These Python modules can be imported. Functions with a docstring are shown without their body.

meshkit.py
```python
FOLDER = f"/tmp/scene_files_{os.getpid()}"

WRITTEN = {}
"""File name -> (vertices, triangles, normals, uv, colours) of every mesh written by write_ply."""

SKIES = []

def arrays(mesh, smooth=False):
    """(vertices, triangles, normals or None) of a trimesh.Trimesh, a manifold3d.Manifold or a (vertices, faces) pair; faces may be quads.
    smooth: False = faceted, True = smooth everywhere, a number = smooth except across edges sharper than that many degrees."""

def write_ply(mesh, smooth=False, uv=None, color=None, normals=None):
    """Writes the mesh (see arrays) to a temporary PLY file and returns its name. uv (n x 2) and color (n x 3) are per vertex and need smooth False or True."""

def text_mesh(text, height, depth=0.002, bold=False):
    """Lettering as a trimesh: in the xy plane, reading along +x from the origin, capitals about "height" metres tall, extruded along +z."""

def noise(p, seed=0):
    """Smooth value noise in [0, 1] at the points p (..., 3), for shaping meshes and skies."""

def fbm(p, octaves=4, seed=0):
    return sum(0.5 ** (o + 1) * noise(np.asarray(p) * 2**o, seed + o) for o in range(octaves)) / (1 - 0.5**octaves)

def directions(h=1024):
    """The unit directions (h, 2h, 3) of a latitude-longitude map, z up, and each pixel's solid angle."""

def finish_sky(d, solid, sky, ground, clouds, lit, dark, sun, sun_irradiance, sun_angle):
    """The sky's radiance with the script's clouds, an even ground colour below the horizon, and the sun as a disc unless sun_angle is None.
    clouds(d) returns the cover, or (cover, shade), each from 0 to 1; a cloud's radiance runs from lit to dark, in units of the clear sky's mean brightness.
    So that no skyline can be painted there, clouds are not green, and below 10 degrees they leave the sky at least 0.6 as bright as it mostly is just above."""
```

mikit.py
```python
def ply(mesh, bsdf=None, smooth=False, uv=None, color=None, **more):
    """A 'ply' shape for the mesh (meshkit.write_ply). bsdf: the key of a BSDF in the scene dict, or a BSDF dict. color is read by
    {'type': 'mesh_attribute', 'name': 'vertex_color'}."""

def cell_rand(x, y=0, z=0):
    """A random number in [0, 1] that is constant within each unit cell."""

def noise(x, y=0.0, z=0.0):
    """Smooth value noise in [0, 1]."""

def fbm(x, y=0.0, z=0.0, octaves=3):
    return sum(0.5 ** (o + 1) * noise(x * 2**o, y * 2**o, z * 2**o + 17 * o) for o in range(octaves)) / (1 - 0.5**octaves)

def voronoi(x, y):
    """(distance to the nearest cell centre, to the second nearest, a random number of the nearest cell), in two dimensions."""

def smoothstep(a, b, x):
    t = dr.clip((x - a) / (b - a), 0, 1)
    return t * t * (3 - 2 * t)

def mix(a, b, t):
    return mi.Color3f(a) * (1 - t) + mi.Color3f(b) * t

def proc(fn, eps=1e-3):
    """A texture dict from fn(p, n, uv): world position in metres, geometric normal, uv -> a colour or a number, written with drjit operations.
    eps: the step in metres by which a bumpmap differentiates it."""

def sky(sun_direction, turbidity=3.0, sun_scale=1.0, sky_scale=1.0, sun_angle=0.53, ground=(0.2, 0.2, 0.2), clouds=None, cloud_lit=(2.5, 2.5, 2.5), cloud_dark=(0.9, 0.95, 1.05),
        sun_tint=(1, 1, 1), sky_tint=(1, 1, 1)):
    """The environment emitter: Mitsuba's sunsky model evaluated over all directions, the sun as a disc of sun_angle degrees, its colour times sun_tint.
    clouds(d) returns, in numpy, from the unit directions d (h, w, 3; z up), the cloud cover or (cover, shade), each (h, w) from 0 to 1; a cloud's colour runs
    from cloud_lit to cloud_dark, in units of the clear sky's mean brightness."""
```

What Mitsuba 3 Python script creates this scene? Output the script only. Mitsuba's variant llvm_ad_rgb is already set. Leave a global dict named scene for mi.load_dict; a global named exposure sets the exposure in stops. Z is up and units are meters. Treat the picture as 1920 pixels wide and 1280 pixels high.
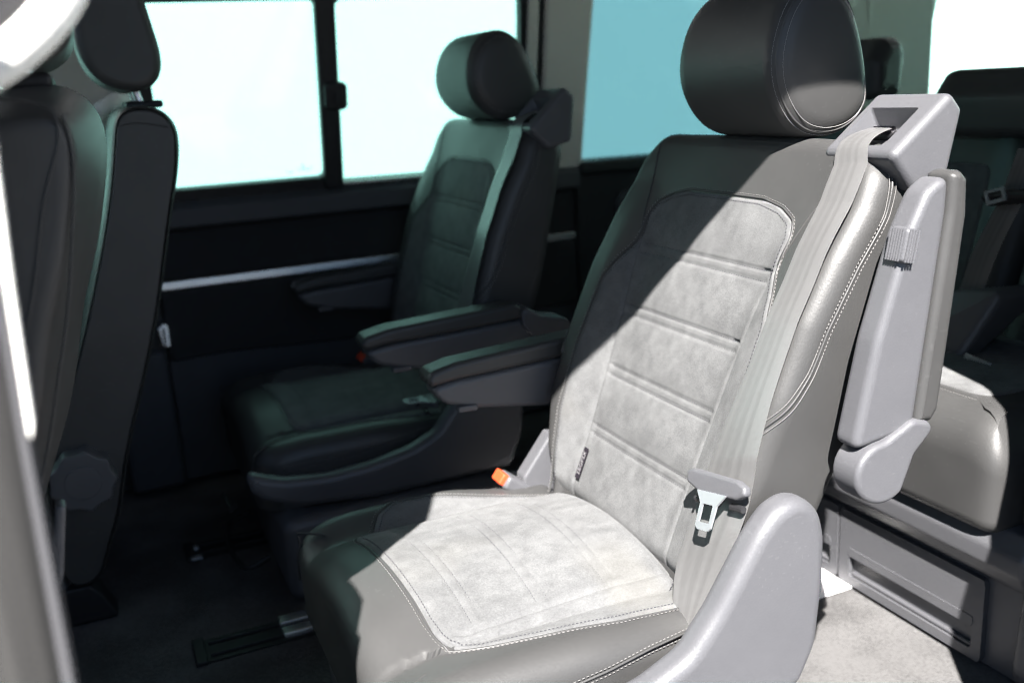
import math, numpy as np, trimesh, shapely, manifold3d as m3
from shapely.geometry import Polygon, LineString
import drjit as dr
import mitsuba as mi
import mikit, meshkit
from mikit import proc, noise, fbm, smoothstep, mix

scene, labels = {}, {}
T = mi.ScalarTransform4f
rng = np.random.default_rng(7)

# ------------------------------------------------------------------ camera, sky, exposure
YAW, PIT, ROL, H = math.radians(23.1), math.radians(14.9), math.radians(3.3), 1.1
FWD = np.array([math.sin(YAW) * math.cos(PIT), math.cos(YAW) * math.cos(PIT), -math.sin(PIT)])
_r0 = np.array([math.cos(YAW), -math.sin(YAW), 0.0])
_u0 = np.cross(_r0, FWD)
CUP = math.sin(ROL) * _r0 + math.cos(ROL) * _u0
scene['camera'] = {'type': 'thinlens', 'fov': math.degrees(2 * math.atan(960 / 1787.0)), 'fov_axis': 'x',
                   'aperture_radius': 0.0065, 'focus_distance': 1.42, 'near_clip': 0.02, 'far_clip': 200.0,
                   'to_world': T().look_at(origin=[0, 0, H], target=(np.array([0, 0, H]) + FWD).tolist(), up=CUP.tolist())}
SUN = np.array([-0.53, -1.0, 1.31])
scene['sky_light'] = mikit.sky(SUN.tolist(), turbidity=2.5, sky_scale=0.24, sun_tint=(0.88, 1.02, 1.30), ground=(0.08, 0.08, 0.08))
exposure = 4.5

# ------------------------------------------------------------------ materials
def mat(name, d, two=True):
    scene[name] = {'type': 'twosided', 'bsdf': d} if two else d
def prin(col, rough=0.5, spec=0.5, **k):
    c = col if isinstance(col, dict) else {'type': 'rgb', 'value': list(col)}
    return {'type': 'principled', 'base_color': c, 'roughness': rough, 'specular': spec, **k}
def bump(inner, fn, eps=5e-4, scale=1.0):
    return {'type': 'bumpmap', 'arbitrary': proc(fn, eps), 'scale': scale, 'bsdf': inner}

def leather_h(p, n, uv):
    s = 420.0
    return 0.00017 * fbm(p.x * s, p.y * s, p.z * s, 2) + 0.0014 * noise(p.x * 14, p.y * 14, p.z * 14)
def leather_c(p, n, uv):
    a = fbm(p.x * 9, p.y * 9, p.z * 9, 3)
    dust = smoothstep(0.80, 0.86, noise(p.x * 160, p.y * 160, p.z * 160)) * smoothstep(0.45, 0.7, noise(p.x * 7 + 5, p.y * 7, p.z * 7))
    return mix(mix((0.0300, 0.0299, 0.0300), (0.0412, 0.0410, 0.0411), a), (0.075, 0.075, 0.076), dust * 0.15)
def suede_c(p, n, uv):
    a = fbm(p.x * 10 + 2 * p.z, p.y * 17, p.z * 10, 4)
    b = fbm(p.x * 42, p.y * 60, p.z * 42, 3)
    f = noise(p.x * 520, p.y * 520, p.z * 520)
    st = smoothstep(0.62, 0.78, fbm(p.x * 6 + 31, p.y * 6, p.z * 6 + 4, 2))
    t = smoothstep(0.1, 0.9, 0.45 * a + 0.55 * b)
    c = mix((0.068, 0.069, 0.0705), (0.112, 0.1135, 0.115), t) * (0.84 + 0.32 * f)
    return mix(c, (0.132, 0.127, 0.112), st * 0.25)
def suede_h(p, n, uv):
    return 0.00030 * noise(p.x * 420, p.y * 420, p.z * 420) + 0.0022 * fbm(p.x * 16, p.y * 16, p.z * 16, 2)
def plastic_h(p, n, uv):
    return 0.00016 * noise(p.x * 460, p.y * 460, p.z * 460) + 0.0003 * noise(p.x * 30, p.y * 30, p.z * 30)
def plastic_c(p, n, uv):
    a = fbm(p.x * 11, p.y * 11, p.z * 11, 3)
    sc = smoothstep(0.985, 0.995, 1 - dr.abs(fbm(p.x * 23, p.y * 23, p.z * 23, 3) - 0.5) * 2) * smoothstep(0.5, 0.7, noise(p.x * 15 + 9, p.y * 15, p.z * 15))
    f = noise(p.x * 460, p.y * 460, p.z * 460)
    dust = smoothstep(0.83, 0.88, noise(p.x * 190, p.y * 190, p.z * 190)) * smoothstep(0.4, 0.7, noise(p.x * 9, p.y * 9 + 3, p.z * 9))
    sc = dr.maximum(sc * 0.3, dust) * 1.6
    a = 0.6 * a + 0.4 * f
    return mix(mix((0.061, 0.0617, 0.0675), (0.075, 0.0757, 0.082), a), (0.16, 0.16, 0.17), sc * 0.06)
def carpet_c(p, n, uv):
    a = fbm(p.x * 8, p.y * 8, p.z * 8, 3)
    f = fbm(p.x * 260, p.y * 260, p.z * 260, 2)
    return mix((0.046, 0.045, 0.045), (0.098, 0.096, 0.096), smoothstep(0.2, 0.8, 0.62 * a + 0.38 * f))
def carpet_h(p, n, uv):
    return 0.0011 * noise(p.x * 330, p.y * 330, p.z * 330)
def belt_c(p, n, uv):
    w = smoothstep(0.35, 0.6, noise(uv.x * 9.0 + 3.0, 0.5, 0.5))
    w = 0.75 * w + 0.25 * noise(uv.x * 40, uv.y * 0.5, 2.0)
    return mix((0.072, 0.0715, 0.072), (0.094, 0.0935, 0.094), w)
def belt_h(p, n, uv):
    return 0.00030 * (0.5 + 0.5 * dr.sin(uv.y * 6.2832 + 1.5 * dr.sin(uv.x * 60))) * (0.3 + 0.7 * smoothstep(0.35, 0.6, noise(uv.x * 9.0 + 3.0, 0.5, 0.5))) + 0.0001 * noise(uv.x * 40, uv.y * 1.3, 0)

mat('m_leather', bump(prin(proc(leather_c), 0.47, 0.42), leather_h))
mat('m_suede', bump(prin(proc(suede_c), 0.95, 0.15, sheen=0.6, sheen_tint=0.2), suede_h))
mat('m_plastic', bump(prin(proc(plastic_c), 0.42, 0.45), plastic_h))
mat('m_black', prin((0.014, 0.014, 0.0155), 0.5, 0.35))
mat('m_trim', bump(prin((0.045, 0.046, 0.052), 0.6, 0.35), plastic_h))
mat('m_felt', prin((0.03, 0.03, 0.032), 0.9, 0.1))
mat('m_carpet', bump(prin(proc(carpet_c), 0.95, 0.1), carpet_h))
mat('m_belt', bump(prin(proc(belt_c), 0.33, 1.0), belt_h, 0.02))
mat('m_thread', prin((0.135, 0.132, 0.13), 0.7, 0.2))
mat('m_thread_dark', prin((0.045, 0.045, 0.05), 0.8, 0.2))
mat('m_chrome', {'type': 'roughconductor', 'material': 'Cr', 'alpha': 0.08})
mat('m_steel', prin((0.40, 0.41, 0.43), 0.38, 0.5, metallic=0.75))
mat('m_alu', {'type': 'roughconductor', 'material': 'Al', 'alpha': 0.22})
mat('m_beige', prin((0.56, 0.53, 0.475), 0.8, 0.2))
mat('m_headliner', prin((0.22, 0.21, 0.20), 0.9, 0.1))
mat('m_cream', prin((0.80, 0.785, 0.74), 0.6, 0.3))
mat('m_rubber', bump(prin(proc(lambda p, n, uv: mix((0.015, 0.0147, 0.0145), (0.036, 0.035, 0.034), fbm(p.x * 170, p.y * 60, p.z * 3, 3))), 0.6, 0.3), lambda p, n, uv: 0.0004 * noise(p.x * 60, p.y * 60, p.z * 6)))
mat('m_paint', prin((0.05, 0.05, 0.054), 0.3, 0.5, clearcoat=0.6))
mat('m_red', prin((0.62, 0.06, 0.02), 0.35, 0.5))
mat('m_white', prin((0.70, 0.69, 0.69), 0.5, 0.3))
mat('m_letter', prin((0.16, 0.155, 0.16), 0.6, 0.2))
mat('m_tag', prin((0.012, 0.010, 0.014), 0.7, 0.2))
mat('m_wall', prin((0.78, 0.79, 0.80), 0.8, 0.2))
mat('m_ground', prin(proc(lambda p, n, uv: mix((0.05, 0.05, 0.05), (0.08, 0.08, 0.08), fbm(p.x * 3, p.y * 3, 0, 4))), 0.9, 0.2))
def glass(name, rgb):
    scene[name] = {'type': 'thindielectric', 'int_ior': 1.5, 'specular_transmittance': {'type': 'rgb', 'value': list(rgb)}}
glass('m_glass_green', (0.200, 0.420, 0.375))
glass('m_glass_clear', (0.70, 0.80, 0.78))
glass('m_glass_dark', (0.042, 0.108, 0.122))
glass('m_glass_rear', (0.42, 0.74, 0.64))

# ------------------------------------------------------------------ helpers
def arr(p): return np.asarray(p, float)
def put(key, mesh, m, smooth=35, **k):
    base, i = key, 0
    while key in scene:
        i += 1
        key = f'{base}_{i:03d}'
    if hasattr(mesh, 'to_mesh'):
        q = mesh.to_mesh(); mesh = trimesh.Trimesh(q.vert_properties[:, :3], q.tri_verts)
    scene[key] = mikit.ply(mesh, m, smooth=smooth, **k)
    return key
def tag(key, label=None, category=None, group=None, kind=None):
    labels[key] = {k: v for k, v in dict(label=label, category=category, group=group, kind=kind).items() if v}
def stuff(key): labels.setdefault(key, {})['kind'] = 'stuff'; return key

def frame(O, A, B, N):
    O, A, B, N = map(arr, (O, A, B, N))
    f = lambda a, b, h: O + np.multiply.outer(arr(a), A) + np.multiply.outer(arr(b), B) + np.multiply.outer(arr(h), N)
    f.flip = np.dot(np.cross(A, B), N) < 0
    return f
FZ = frame([0, 0, 0], [1, 0, 0], [0, 1, 0], [0, 0, 1])
def FY(y0=0.0, d=-1): return frame([0, y0, 0], [1, 0, 0], [0, 0, 1], [0, d, 0])

def outline(pts, rad=0.0, n=160):
    p = Polygon(pts).buffer(0)
    if rad > 0:
        p = p.buffer(-rad, join_style=1).buffer(2 * rad, join_style=1).buffer(-rad, join_style=1)
    if p.geom_type != 'Polygon': p = max(p.geoms, key=lambda g: g.area)
    p = shapely.geometry.polygon.orient(p, 1.0)
    ring = LineString(p.exterior.coords)
    d = np.linspace(0, ring.length, n, endpoint=False)
    q = np.array([ring.interpolate(x).coords[0] for x in d])
    return q
def smooth_ring(q, it=2):
    for _ in range(it):
        q = 0.25 * np.roll(q, 1, 0) + 0.5 * q + 0.25 * np.roll(q, -1, 0)
    return q
def ring_normals(q):
    t = np.roll(q, -1, 0) - np.roll(q, 1, 0)
    n = np.stack([t[:, 1], -t[:, 0]], 1)
    return n / np.maximum(np.linalg.norm(n, axis=1, keepdims=True), 1e-12)

def pillow(q, fr, top, bot, r=0.02, rh=None, rb=None, rbh=None, nr=7, interior=0, prof=None):
    """Solid over the outline q (counter-clockwise, n x 2): heights top (number or function) and bot, edges rounded by r above and rb below."""
    n, nm = len(q), ring_normals(q)
    rh = r if rh is None else rh
    rb = r if rb is None else rb
    rbh = rb if rbh is None else rbh
    tf = top if callable(top) else (lambda a, b: np.full(np.shape(a), float(top)))
    bf = bot if callable(bot) else (lambda a, b: np.full(np.shape(a), float(bot)))
    P, Hh = [], []
    for f in np.linspace(0, math.pi / 2, nr):
        p = q - nm * rb * (1 - math.sin(f)); P.append(p); Hh.append(bf(*p.T) + rbh * (1 - math.cos(f)))
    for i_, d_ in (prof or []):
        p = q - nm * i_; P.append(p); Hh.append(tf(*p.T) - d_)
    for f in ([] if prof else np.linspace(math.pi / 2, 0, nr)):
        p = q - nm * r * (1 - math.sin(f)); P.append(p); Hh.append(tf(*p.T) - rh * (1 - math.cos(f)))
    if interior:
        c = P[-1].mean(0); base = P[-1]
        for t in np.linspace(1, 0, interior + 1)[1:-1]:
            p = c + (base - c) * t; P.append(p); Hh.append(tf(*p.T))
    V = [fr(p[:, 0], p[:, 1], h) for p, h in zip(P, Hh)]
    k = len(V); V = np.vstack(V); F = []
    i = np.arange(n); j = (i + 1) % n
    for a in range(k - 1):
        F.append(np.stack([a * n + i, a * n + j, (a + 1) * n + j], 1)); F.append(np.stack([a * n + i, (a + 1) * n + j, (a + 1) * n + i], 1))
    F = np.vstack(F)
    def cap(ring, off, rev):
        if interior and not rev:
            return None
        import mapbox_earcut as ec
        t = ec.triangulate_float64(ring, np.array([len(ring)], np.uint32)).reshape(-1, 3).astype(int)
        a = ring[t]; ar = np.cross(a[:, 1] - a[:, 0], a[:, 2] - a[:, 0])
        t = np.where((ar < 0)[:, None], t[:, ::-1], t)
        return (t[:, ::-1] if rev else t) + off
    out = [F, cap(P[0], 0, True)]
    if interior:
        c = P[-1].mean(0); V = np.vstack([V, fr(c[0], c[1], tf(np.array([c[0]]), np.array([c[1]]))[0])[None]])
        out.append(np.stack([(k - 1) * n + i, (k - 1) * n + j, np.full(n, k * n)], 1))
    else:
        out.append(cap(P[-1], (k - 1) * n, False))
    F = np.vstack(out)
    if fr.flip: F = F[:, ::-1]
    return trimesh.Trimesh(V, F, process=False)

def sph(p, r, n=16): return m3.Manifold.sphere(r, n).translate(tuple(map(float, p)))
def hull(pts, r, n=16): return m3.Manifold.batch_hull([sph(p, r, n) for p in pts])
def rbox(x0, x1, y0, y1, z0, z1, r=0.008, n=16):
    return hull([(x, y, z) for x in (x0 + r, x1 - r) for y in (y0 + r, y1 - r) for z in (z0 + r, z1 - r)], r, n)
def tm(man):
    q = man.to_mesh(); return trimesh.Trimesh(q.vert_properties[:, :3], q.tri_verts)
def cat(*ms): return trimesh.util.concatenate([tm(m) if hasattr(m, 'to_mesh') else m for m in ms])
def spline(pts, n=40, closed=False):
    from scipy.interpolate import CubicSpline
    p = arr(pts)
    if closed: p = np.vstack([p, p[:1]])
    d = np.r_[0, np.cumsum(np.linalg.norm(np.diff(p, axis=0), axis=1))]
    return CubicSpline(d, p, bc_type='periodic' if closed else 'natural')(np.linspace(0, d[-1], n, endpoint=not closed))
def resample(p, step):
    p = arr(p); d = np.r_[0, np.cumsum(np.linalg.norm(np.diff(p, axis=0), axis=1))]
    x = np.arange(0, d[-1], step)
    return np.stack([np.interp(x, d, p[:, k]) for k in range(p.shape[1])], 1)
def tube(p, r, n=8, closed=False, flat=None):
    p = arr(p); m = len(p)
    t = (np.roll(p, -1, 0) - np.roll(p, 1, 0)) if closed else np.gradient(p, axis=0)
    t /= np.linalg.norm(t, axis=1, keepdims=True)
    u = np.zeros_like(t); a = np.cross(t[0], [0.3, 0.2, 0.93]); a /= np.linalg.norm(a)
    for i in range(m):
        a = a - t[i] * (a @ t[i]); a /= np.linalg.norm(a); u[i] = a
    w = np.cross(t, u); rr = np.broadcast_to(r, m)[:, None, None]
    th = np.linspace(0, 2 * math.pi, n, endpoint=False)
    V = p[:, None] + rr * (np.cos(th)[None, :, None] * u[:, None] + np.sin(th)[None, :, None] * w[:, None])
    V = V.reshape(-1, 3); F = []
    i = np.arange(n); j = (i + 1) % n
    for k in range(m if closed else m - 1):
        b = ((k + 1) % m) * n
        F += [np.stack([k * n + i, k * n + j, b + j], 1), np.stack([k * n + i, b + j, b + i], 1)]
    if not closed:
        V = np.vstack([V, p[:1], p[-1:]]); e = m * n
        F += [np.stack([j, i, np.full(n, e)], 1), np.stack([(m - 1) * n + i, (m - 1) * n + j, np.full(n, e + 1)], 1)]
    return trimesh.Trimesh(V, np.vstack(F), process=False)
_CT = trimesh.creation.box((1, 1, 1))
def stitches(paths, step=0.0068, ln=0.0042, w=0.0009, h=0.0009):
    """Short thread boxes along each (points, normals) path."""
    V, F, o = [], [], 0
    for P, Nn in paths:
        P, Nn = arr(P), np.broadcast_to(arr(Nn), np.shape(P))
        Q = resample(np.hstack([P, Nn]), step)
        if len(Q) < 3: continue
        p, nn = Q[:, :3], Q[:, 3:] / np.linalg.norm(Q[:, 3:], axis=1, keepdims=True)
        t = np.gradient(p, axis=0); t /= np.linalg.norm(t, axis=1, keepdims=True)
        b = np.cross(nn, t); b /= np.maximum(np.linalg.norm(b, axis=1, keepdims=True), 1e-9)
        c = _CT.vertices * 2
        top = 1 - 0.35 * (c[:, 2] > 0)
        for i in range(len(p)):
            v = p[i] + 0.5 * (np.outer(c[:, 0] * top * ln, t[i]) + np.outer(c[:, 1] * top * w, b[i]) + np.outer(c[:, 2] * h, nn[i]))
            V.append(v); F.append(_CT.faces + o); o += 8
    return trimesh.Trimesh(np.vstack(V), np.vstack(F), process=False)
def ribbon(L, R, Nn, th=0.0016, cols=10, period=0.0030):
    """Webbing between two edge lines, with uv (x across, y counts weave ribs)."""
    L, R = arr(L), arr(R); m = len(L); Nn = np.broadcast_to(arr(Nn), L.shape)
    d = np.r_[0, np.cumsum(np.linalg.norm(np.diff((L + R) / 2, axis=0), axis=1))] / period
    V, U, F = [], [], []
    f = np.linspace(0, 1, cols)
    for sgn in (1, -1):
        for a in f:
            V.append(L * (1 - a) + R * a + Nn * th * 0.5 * sgn * min(1, 6 * min(a, 1 - a) + 0.15)); U.append(np.stack([np.full(m, a), d], 1))
    V = np.vstack(V); U = np.vstack(U)
    i = np.arange(m - 1)
    for c in range(cols - 1):
        a, b = c * m, (c + 1) * m
        F += [np.stack([a + i, b + i, b + i + 1], 1), np.stack([a + i, b + i + 1, a + i + 1], 1)]
        a, b = (cols + c) * m, (cols + c + 1) * m
        F += [np.stack([a + i, b + i + 1, b + i], 1), np.stack([a + i, a + i + 1, b + i + 1], 1)]
    for a, b in ((0, cols * m), ((cols - 1) * m, (2 * cols - 1) * m)):
        F += [np.stack([a + i, b + i, b + i + 1], 1), np.stack([a + i, b + i + 1, a + i + 1], 1)]
    return trimesh.Trimesh(V, np.vstack(F), process=False), U
def grid(P):
    """(rows, cols, 3) points to a mesh, and its faces' row and column."""
    nr, nc = P.shape[:2]
    a = (np.arange(nr - 1)[:, None] * nc + np.arange(nc - 1)[None]).ravel()
    F = np.vstack([np.stack([a, a + 1, a + nc + 1], 1), np.stack([a, a + nc + 1, a + nc], 1)])
    rc = np.tile(np.stack([a // nc, a % nc], 1), (2, 1))
    return P.reshape(-1, 3), F, rc
def sub(V, F, keep):
    f = F[keep]; u, inv = np.unique(f, return_inverse=True)
    return trimesh.Trimesh(V[u], inv.reshape(f.shape), process=False)
def sstep(a, b, x):
    t = np.clip((arr(x) - a) / (b - a), 0, 1); return t * t * (3 - 2 * t)
def gauss(x, w): return np.exp(-(x / w) ** 2)
def extr(pts, y0, y1, r=0.004, rad=0.006, n=120, holes=None, nr=5):
    """Outline in x-z pushed from y0 to y1 with rounded edges."""
    q = outline(pts, rad, n)
    return pillow(q, FY(0, 1), max(y0, y1), min(y0, y1), r, nr=nr)
def plate(poly, fr, h0, h1):
    """A flat plate with holes from a shapely polygon in the frame's (a, b)."""
    g = shapely.geometry.polygon.orient(poly, 1.0)
    cs = m3.CrossSection([np.asarray(r.coords)[:-1] for r in (g.exterior, *g.interiors)], m3.FillRule.EvenOdd)
    m = tm(m3.Manifold.extrude(cs, h1 - h0)); v = m.vertices
    return trimesh.Trimesh(fr(v[:, 0], v[:, 1], v[:, 2] + h0), m.faces[:, ::-1] if fr.flip else m.faces, process=False)

# ------------------------------------------------------------------ the setting
put('floor', FLOOR := trimesh.creation.box(bounds=[[-1.6, 0.685, -0.05], [3.0, 2.92, 0.0]]), 'm_carpet', False)
labels['floor'] = {'kind': 'structure'}
put('ground', trimesh.Trimesh([[-60, -60, -0.62], [60, -60, -0.62], [60, 60, -0.62], [-60, 60, -0.62]], [[0, 1, 2], [0, 2, 3]]), 'm_ground', False)
labels['ground'] = {'kind': 'structure'}
put('ceiling', rbox(-1.6, 3.0, 0.69, 2.95, 1.78, 1.84, 0.02), 'm_headliner')
labels['ceiling'] = {'kind': 'structure'}

# the bright building the windows look out on
bw = 'building_wall'
tag(bw, 'white sunlit building wall standing beyond the side windows', 'wall')
put(bw + '__face', trimesh.creation.box(bounds=[[-14, 6.2, -0.62], [7.9, 6.6, 6.0]]), 'm_wall', False)
put(bw + '__plinth', trimesh.creation.box(bounds=[[-14, 6.16, -0.62], [7.86, 6.2, -0.25]]), 'm_trim', False)
bw = 'rear_building'
tag(bw, 'white rendered building behind the rear window', 'building')
put(bw + '__wall', trimesh.creation.box(bounds=[[7.9, -9, -0.62], [8.3, 12, 5.0]]), 'm_wall', False)
put(bw + '__plinth', trimesh.creation.box(bounds=[[7.86, -9, -0.62], [7.9, 6.1, -0.25]]), 'm_trim', False)

# ------------------------------------------------------------------ van shell on the camera's side
bs = 'van_body'
tag(bs, 'pale painted van body around the open side doorway', 'van')
op = outline([(-0.066, 0.05), (1.07, 0.05), (1.10, 0.50), (1.135, 0.75), (1.16, 0.92), (1.19, 1.2), (1.14, 1.48), (0.98, 1.778), (0.22, 1.772), (0.06, 1.73), (-0.08, 1.64), (-0.17, 1.50), (-0.17, 1.275), (-0.09, 1.252), (-0.058, 1.225), (-0.055, 1.15), (-0.060, 0.9)], 0.05, 140)
outer = Polygon([(-1.6, -0.32), (3.05, -0.32), (3.05, 1.84), (-1.0, 1.84), (-1.6, 1.0)])
front_window = outline([(-1.30, 0.92), (-0.50, 0.92), (-0.46, 1.52), (-0.98, 1.52)], 0.04, 80)
side_poly = outer.difference(Polygon(op)).difference(Polygon(front_window))
put(bs + '__side_panel', plate(side_poly, frame([0, 0, 0], [1, 0, 0], [0, 0, 1], [0, 1, 0]), 0.64, 0.680), 'm_paint', False)
put(bs + '__roof', rbox(-1.62, 3.06, 0.64, 3.0, 1.845, 1.88, 0.015), 'm_paint')
put(bs + '__bulkhead', trimesh.creation.box(bounds=[[-1.66, 0.68, -0.05], [-1.6, 2.9, 1.22]]), 'm_trim', False)
import mapbox_earcut as ec
put(bs + '__front_window', trimesh.Trimesh(np.stack([front_window[:, 0], np.full(80, .66), front_window[:, 1]], 1), ec.triangulate_float64(front_window, np.array([80], np.uint32)).reshape(-1, 3).astype(int), process=False), 'm_glass_clear', False)
put(bs + '__sill', rbox(-0.08, 1.14, 0.63, 0.72, -0.10, 0.048, 0.01), 'm_black')

dp = 'door_pillar'
tag(dp, 'grey rubber edged door pillar out of focus at the doorway', 'pillar')
zz = np.linspace(0.06, 1.175, 60)
edge_x = np.interp(zz, [0.05, 0.6, 0.75, 0.9, 1.1, 1.3], [-0.066, -0.066, -0.0625, -0.0600, -0.0535, -0.046])
seal = np.stack([edge_x - 0.024, np.full(60, 0.655), zz], 1)
put(dp + '__seal', tube(seal, 0.024, 20), 'm_rubber')
put(dp + '__seal_lip', tube(seal + [-0.048, 0.002, 0], 0.022, 20), 'm_rubber')
put(dp + '__outer_trim', rbox(-0.34, -0.135, 0.622, 0.640, 0.06, 1.16, 0.008), 'm_rubber')
put(dp + '__inner_trim', rbox(-0.34, -0.150, 0.685, 0.76, 0.05, 1.6, 0.02), 'm_trim')
put(dp + '__pale_edge', pillow(outline([(-0.0592, 0.902), (-0.0556, 0.910), (-0.0522, 1.00), (-0.0465, 1.10), (-0.0515, 1.10), (-0.0560, 1.00)], 0.0005, 80), FY(0, -1), -0.640, -0.656, 0.0015), 'm_cream')

gh = 'grab_handle'
tag(gh, 'bright cream grab handle curving from the blurred door pillar', 'handle')
hc = [(-0.13, 1.092), (-0.088, 1.108), (-0.057, 1.122), (-0.038, 1.132), (-0.021, 1.144), (-0.008, 1.156), (0.004, 1.171), (0.013, 1.188), (0.024, 1.225), (0.036, 1.29), (0.044, 1.37), (0.046, 1.44)]
hp = spline([(x * 1.148, .775, 1.1 + (z - 1.1) * 1.148) for x, z in hc], 90)
gq = outline([(x * 1.163 - .003, 1.1 + (z - 1.1) * 1.163 + .002) for x, z in hc] + [(.02, 1.60), (-.20, 1.60), (-.20, 1.10)], .004, 140)
put(dp + '__corner_trim', pillow(gq, FY(0, -1), -.782, -.810, .004), 'm_black')
put(gh, tube(hp, 0.0150, 24), 'm_cream', True)

# ------------------------------------------------------------------ captain seats
XB, ZB = 0.743, 0.36
S_W = ([-0.08, 0, .05, .15, .3, .45, .585, .65, .72], [.225, .235, .272, .312, .322, .320, .318, .312, .30])
def w_back(s): return np.interp(s, *S_W)
def d_front(v, s):
    v, s = arr(v), arr(s); u = np.abs(v)
    b = np.interp(s, [-.1, 0, .05, .15, .3, .42, .52, .6, .72], [.012, .020, .030, .036, .036, .034, .022, .006, 0])
    return b * sstep(.14, .26, u) + .006 * (1 - np.clip(u / .2, 0, 1) ** 2) + .006 * np.sin(np.clip(s, 0, .7) / .7 * math.pi)
HS = ([-.03, .04, .13, .26, .40, .445, .48, .50, .54, .565, .582, .592], [.215, .225, .243, .25, .243, .222, .200, .197, .197, .185, .150, .10])
QS = ([-.03, .127, .24, .358, .475, .60], [.158, .161, .167, .175, .19, .20])
BANDS = [.127, .242, .358, .475]
DB = 0.125

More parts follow.
